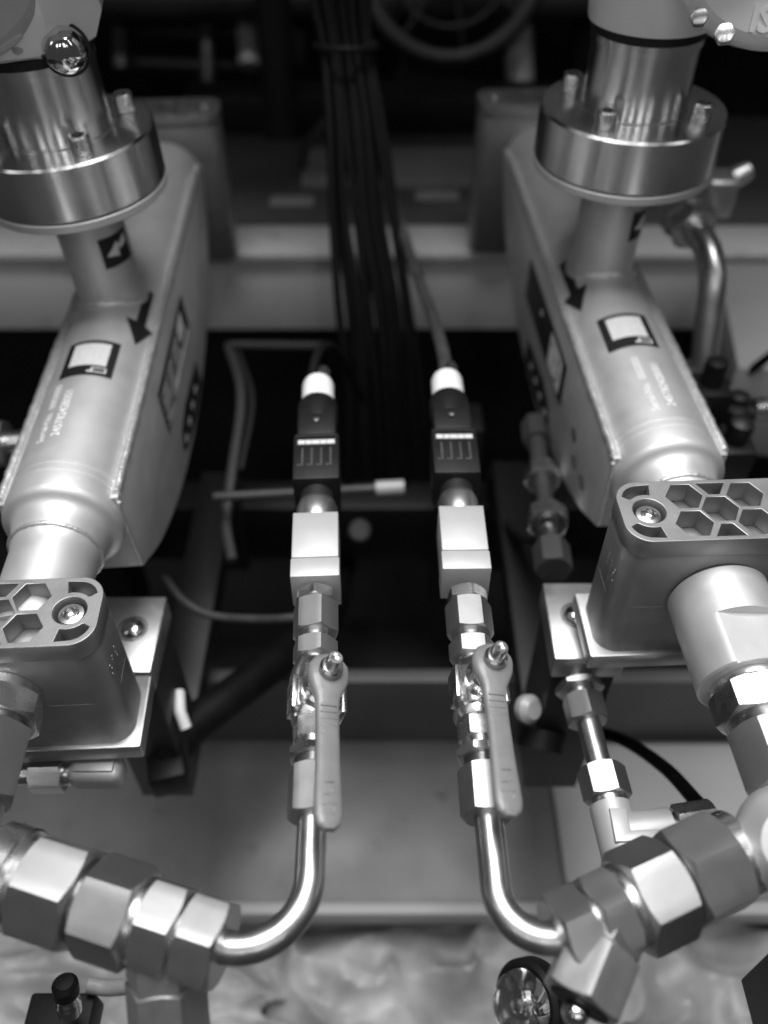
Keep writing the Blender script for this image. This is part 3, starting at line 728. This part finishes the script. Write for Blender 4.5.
mk('hub', lathe([(.01, -.01), (.03, -.01), (.03, .01), (.01, .012)], c, nrm, 24), 'dark2', t)
t = thing('rear_pipework', 'blurred grey pipes and junction boxes in front of the rear rack', 'pipework', at(250, 60, 1.3))
for px, py0, py1, tt, rr, m in ((205, -20, 96, 1.28, .010, 'mid'), (246, -20, 66, 1.30, .016, 'pale'), (268, 40, 110, 1.30, .008, 'mid'), (517, -20, 92, 1.30, .021, 'pale'), (402, -20, 80, 1.33, .008, 'mid'), (118, -20, 70, 1.3, .012, 'mid')):
    mk('pipe', tube([at(px, py0, tt), at(px + 3, py1, tt)], rr, 16), m, t)
for py, x0, x1, m in ((30, 130, 250, 'mid'), (62, 120, 235, 'mid'), (86, 250, 430, 'mid')):
    mk('conduit', tube([at(x0, py, 1.34), at(x1, py + 4, 1.34)], .010, 12), m, t)
mk('junction_box', box(at(283, 42, 1.36), (.075, .05, .06), .006), 'mid', t)
mk('junction_box', box(at(430, 78, 1.36), (.11, .05, .022), .004), 'mid', t)
t = thing('rear_actuator', 'grey upright actuator cylinder standing on the rear shelf', 'actuator', (-.13, 1.15, -.478))
c = at(286, 165, y=1.17)
mk('cylinder', lathe([(.02, -.4775), (.03, -.4775), (.03, -.46), (.022, -.455), (.022, -.29), (.028, -.285), (.028, -.25), (.012, -.245)], (c.x, c.y, 0), n=32), 'dark2', t)
mk('head', lathe([(.012, -.246), (.016, -.246), (.016, -.20), (.03, -.195), (.03, -.15), (.01, -.148)], (c.x, c.y, 0), n=28), 'pale', t)
simple('shelf_cabinet', 'black cabinet standing on the rear shelf behind the cable bundle', 'cabinet', boxb(-.26, .33, 1.16, 1.215, -.4775, -.428, .003), 'dark')

# pale cover and bits on the right
simple('cover_box', 'pale slanted sheet cover beside the hooked pipe', 'cover', prism([(.315, .62), (.42, .60), (.60, .70), (.60, .80), (.345, .80)], -.56, -.46, .004), 'pale')
simple('side_plate', 'dark upright steel plate at the edge below the sloping hex chain', 'plate', box(at(806, 1020, .36) , (.02, .05, .07), .001, 2), 'dark2')
simple('hose_end', 'short bright hose end poking out near the bent pipe', 'hose end', lathe([(.004, 0), (.009, 0), (.009, .02), (.0075, .022), (.0075, .05), (.004, .05)], at(752, 409, .66), (1, .1, -.05), 24), 'nutbright')
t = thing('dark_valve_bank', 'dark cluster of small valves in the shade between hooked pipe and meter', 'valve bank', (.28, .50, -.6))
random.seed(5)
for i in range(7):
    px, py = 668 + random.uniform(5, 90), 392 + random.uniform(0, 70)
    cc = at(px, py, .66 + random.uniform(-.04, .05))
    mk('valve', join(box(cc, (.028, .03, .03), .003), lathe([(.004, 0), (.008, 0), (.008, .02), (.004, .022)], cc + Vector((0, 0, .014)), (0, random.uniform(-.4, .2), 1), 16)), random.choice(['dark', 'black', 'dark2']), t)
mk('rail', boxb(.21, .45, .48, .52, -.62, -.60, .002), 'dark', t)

# fittings under the right meter (blurred)
t = thing('fitting_stack', 'out of focus stack of small steel fittings under the white-capped meter', 'pipe fitting', (.12, .45, -.50))
a_, b_ = at(541, 470, .64), at(555, 580, .555)
u_ = (b_ - a_).normalized()
chain(t, a_, u_, [('hex', -.06, -.035, .020, 5, 'mid'), ('ring', -.036, .001, .007, 0, 'mid'), ('nut', .0, .014, .024, 10, 'nutbright'), ('ring', .013, .050, .006, 0, 'mid'), ('hex', .048, .062, .026, 25, 'nutbright'), ('ring', .065, .085, .007, 0, 'thread'), ('nut', .082, .105, .022, 10, 'mid')])
mk('support_rod', tube([a_ + u_ * .08, a_ + u_ * .08 + Vector((0, .06, -.06)), Vector((b_.x, .60, -.63))], .006, 12), 'dark2', t)
t = thing('fitting_stack', 'out of focus fitting poking past the outer side of the plug-fitted meter', 'pipe fitting', at(5, 440, .6))
chain(t, at(-20, 446, .6), (1, .1, .05), [('nut', 0, .02, .03, 10, 'nut'), ('ring', .019, .036, .008, 0, 'nutbright')])

# loose wire bracket on the left
t = thing('wire_bracket', 'bent grey strip frame hanging in the dark beside the plug-fitted meter', 'bracket', at(225, 560, .70))
pts = [at(228, 345, .80), at(241, 395, .76), at(232, 470, .72), at(226, 520, .70), at(232, 560, .68)]
mk('strip', tube(smooth_path(pts, 6), .0042, 8), 'mid', t)
mk('strip', tube(smooth_path([at(238, 352, .82), at(252, 400, .78), at(240, 470, .74)], 6), .003, 8), 'dark2', t)
mk('arm', tube([at(330, 346, .86), at(230, 345, .82)], .004, 8), 'mid', t)
t = thing('cross_rod', 'thin horizontal rod with a white tip passing behind a black plug', 'rod', at(300, 492, .68))
mk('rod', tube([at(214, 497, .68), at(384, 488, .68)], .0038, 12), 'mid', t)
mk('tip', tube([at(376, 488.5, .68), at(404, 487, .68)], .0060, 14), 'greyenamel', t)
simple('round_pilot_light', 'dim round pilot light in the dark between the two black plugs', 'pilot light', lathe([(.004, 0), (.0095, 0), (.0095, .012), (.007, .014)], at(360, 530, .72), (0, -.7, .7), 24), 'mid')
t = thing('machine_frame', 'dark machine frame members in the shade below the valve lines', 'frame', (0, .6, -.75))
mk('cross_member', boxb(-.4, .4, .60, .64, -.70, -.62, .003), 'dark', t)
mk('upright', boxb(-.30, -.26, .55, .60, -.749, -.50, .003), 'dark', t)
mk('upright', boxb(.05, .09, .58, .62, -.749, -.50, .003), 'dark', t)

simple('pale_sheet', 'pale sheet lying on the pan under the black cable and square elbow', 'sheet', boxb(.155, .45, .275, .405, -.7498, -.742, .001), 'pale')

# ------------------------------------------------------------------ cables
random.seed(3)
spine = [(338, -60, .70), (341, 0, .72), (346, 48, .735), (356, 130, .75), (366, 220, .775), (376, 310, .80), (384, 400, .84), (390, 500, .90)]
for i in range(11):
    ox = (i - 5) * 5.3; dz = random.uniform(-.012, .012)
    pts = []
    for j, (px, py, t_) in enumerate(spine):
        k = 1.0 if j < 4 else 1.0 + .13 * (j - 3)
        if abs(j - 2) < 1: k = .86
        pts.append(at(px + ox * k + random.uniform(-1.2, 1.2) * (1 if j < 4 else 3.2), py, t_ + dz))
    simple('cable', 'black cable strapped into the thick hanging bundle', 'cable', tube(smooth_path(pts, 6), .0042 + random.uniform(-.0006, .0004), 10), 'cable', 'black cables of the bundle')
tie = [at(346 + 31 * math.cos(R(15 * k)), 48 + 3 * math.sin(R(15 * k)) - 2, .735 - .021 * math.sin(R(15 * k))) for k in range(24)]
t = thing('cable_tie', 'black cable tie cinched round the hanging bundle', 'cable tie', at(346, 48, .735))
mk('strap', tube(tie, .0026, 8, True), 'black', t, 60)
mk('tie_head', box(at(371, 46, .725), (.010, .008, .008), .001), 'black', t)
def cable(label, pts, r, m='greycable'):
    return simple('cable', label, 'cable', tube(smooth_path(pts, 8), r, 12), m)
cable('grey cable running from the bundle down to the plug it feeds', [at(372, 120, .80), at(388, 180, .80), at(410, 255, .77), at(432, 315, .70), at(443, 352, .62), at(446, 376, .585)], .0048)
cable('grey cable looping out of the bundle towards the rear shelf', [at(352, 100, .86), at(325, 122, .92), at(308, 145, 1.0), at(302, 168, 1.06)], .0055)
cable('short dark cable leaving the plug beside the wire bracket', [at(312, 376, .582), at(317, 356, .60), at(326, 346, .64), at(340, 356, .70), at(362, 400, .80)], .0034, 'cable')
cable('thin grey hose sagging below the plug-fitted meter', [at(165, 578, .66), at(185, 602, .64), at(220, 617, .63), at(300, 616, .60), at(330, 590, .64)], .003)
cable('black cable arching over the pale pan floor to the square elbow', [at(590, 730, .62), at(625, 741, .58), at(665, 768, .53), at(695, 800, .49), at(706, 812, .47)], .0042, 'cable')
cable('thick black hose rising from the dark connector to the valve lines', [at(165, 760, .62), at(190, 728, .64), at(235, 693, .67), at(285, 655, .72), at(330, 612, .85), at(345, 560, 1.0)], .015, 'cable')
cable('thin dark cable crossing behind the hose end', [at(700, 400, .8), at(735, 382, .78), at(775, 352, .74)], .004, 'cable')
t = thing('cable_connector', 'dark angled connector with a bright latch below the bracket block', 'connector', at(165, 775, .62))
mk('shell', box(at(168, 768, .60), (.026, .03, .026), .003, 2, Matrix.Rotation(R(15), 3, 'Z')), 'black', t)
mk('barrel', tube([at(172, 755, .59), at(163, 705, .62)], .0085, 20), 'dark2', t)
mk('latch', tube([at(186, 728, .575), at(180, 712, .575), at(179, 692, .585)], .004, 12), 'white', t)
t = thing('cable_connector', 'dark round connector standing in the shade behind a lever handle', 'connector', at(540, 740, .60))
mk('barrel', tube([at(553, 680, .60), at(541, 742, .58)], .012, 24), 'dark2', t)
mk('collar', tube([at(543, 730, .575), at(540, 750, .572)], .0155, 24), 'black', t)
mk('cap', lathe([(.003, 0), (.009, .001), (.0095, .006), (.006, .010)], at(524, 708, .555), (.5, -.5, .6), 24), 'greyenamel', t)

# bottom edge bits
t = thing('push_switch', 'small chrome-stemmed switch on a black box beside the crumpled film', 'switch', at(68, 1030, .46))
mk('box', box(at(62, 1028, .47), (.036, .03, .022), .002), 'black', t)
mk('stem', lathe([(.003, 0), (.0062, 0), (.0062, .008), (.0052, .012), (.0052, .017), (.003, .018)], at(70, 1010, .45), (.08, .25, .95), 24), 'chrome', t)
mk('boot', lathe([(.003, 0), (.0066, 0), (.0066, .007), (.0045, .010), (.001, .0105)], at(70, 1010, .45) + Vector((.08, .25, .95)).normalized() * .0165, (.08, .25, .95), 24), 'black', t)
cable('pale thin hose lying over the crumpled film below the left tee', [at(88, 985, .47), at(110, 988, .47), at(145, 985, .46), at(170, 990, .45)], .0042, 'pale')
t = thing('indicator_lamp', 'clear domed indicator with a black ring under the bent tube', 'indicator', at(520, 1005, .47))
c = at(524, 1004, .47); dn = Vector((-.75, -.30, .58)).normalized()
mk('bezel', lathe([(.010, -.014), (.021, -.014), (.0225, -.011), (.0225, -.002), (.0205, .0005), (.0185, .0005), (.0180, -.004)], c, dn, 48), 'black', t)
mk('dome', lathe([(.0178 * math.cos(R(a)), .0165 * math.sin(R(a))) for a in range(0, 88, 8)], c, dn, 40), 'clear', t)
mk('reflector', lathe([(.0165, -.002), (.014, -.005), (.006, -.0095), (.0055, -.001), (.003, .004), (.001, .005)], c, dn, 32), 'nutbright', t)

# crumpled film in the bottom tray
def film(c, hx, hy, z, seed, amp, nx=110, ny=70):
    V, Fc, keep = [], [], []
    for j in range(ny + 1):
        for i in range(nx + 1):
            u, v = i / nx * 2 - 1, j / ny * 2 - 1
            x, y = c.x + hx * u, c.y + hy * v
            p = Vector((x * 8 + seed, y * 12, seed * .3))
            a = noise.noise(p); b = noise.noise(p * 2.2 + Vector((3, 1, 0))); d = noise.noise(p * 4.7)
            h = (1 - abs(a) * 2.6) * .6 + (1 - abs(b) * 2.2) * .4 + (1 - abs(d) * 2) * .08
            edge = 1 - max(abs(u), abs(v)) ** 3
            V.append(Vector((x + .02 * b, y + .018 * a, z + amp * h * (.25 + .75 * edge))))
            keep.append(math.hypot(u, v) + .35 * noise.noise(Vector((u * 2.2 + seed, v * 2.2, 5))) < .98)
    for j in range(ny):
        for i in range(nx):
            k = j * (nx + 1) + i; q = (k, k + 1, k + nx + 2, k + nx + 1)
            if all(keep[w_] for w_ in q): Fc.append(q)
    used = sorted({w_ for q in Fc for w_ in q}); mp_ = {w_: n for n, w_ in enumerate(used)}
    return [V[w_] for w_ in used], [tuple(mp_[w_] for w_ in q) for q in Fc]
struct('film_tray', boxb(-.75, .75, -.10, .249, -.90, -.885, .002), 'trayfar')
simple('plastic_film', 'crumpled pale plastic film heaped between the two bent tubes in the tray', 'film', film(at(430, 945, z=-.79), .20, .085, -.815, 2.0, .050), 'film', 'crumpled films in the tray')
simple('plastic_film', 'crumpled pale film below the long-branched tee by the small switch', 'film', film(at(70, 985, z=-.76), .19, .07, -.80, 7.3, .055), 'film', 'crumpled films in the tray')
simple('plastic_film', 'crumpled film lying under the sloping hex chain beside the dark plate', 'film', film(at(690, 985, z=-.78), .15, .07, -.82, 13.1, .05), 'film', 'crumpled films in the tray')
for yy, zz, lb in ((.150, -.80, 'grey rail crossing the tray under the crumpled film'), (.055, -.82, 'low grey rail at the foot of the tray')):
    simple('tray_rail', lb, 'rail', boxb(-.6, .6, yy - .012, yy + .012, zz - .02, zz, .002), 'pale')
for sx in (-1, 1): struct('tray_side', boxb(sx * .62 - .012, sx * .62 + .012, -.02, .249, -.8845, -.79, .002), 'trayfar')
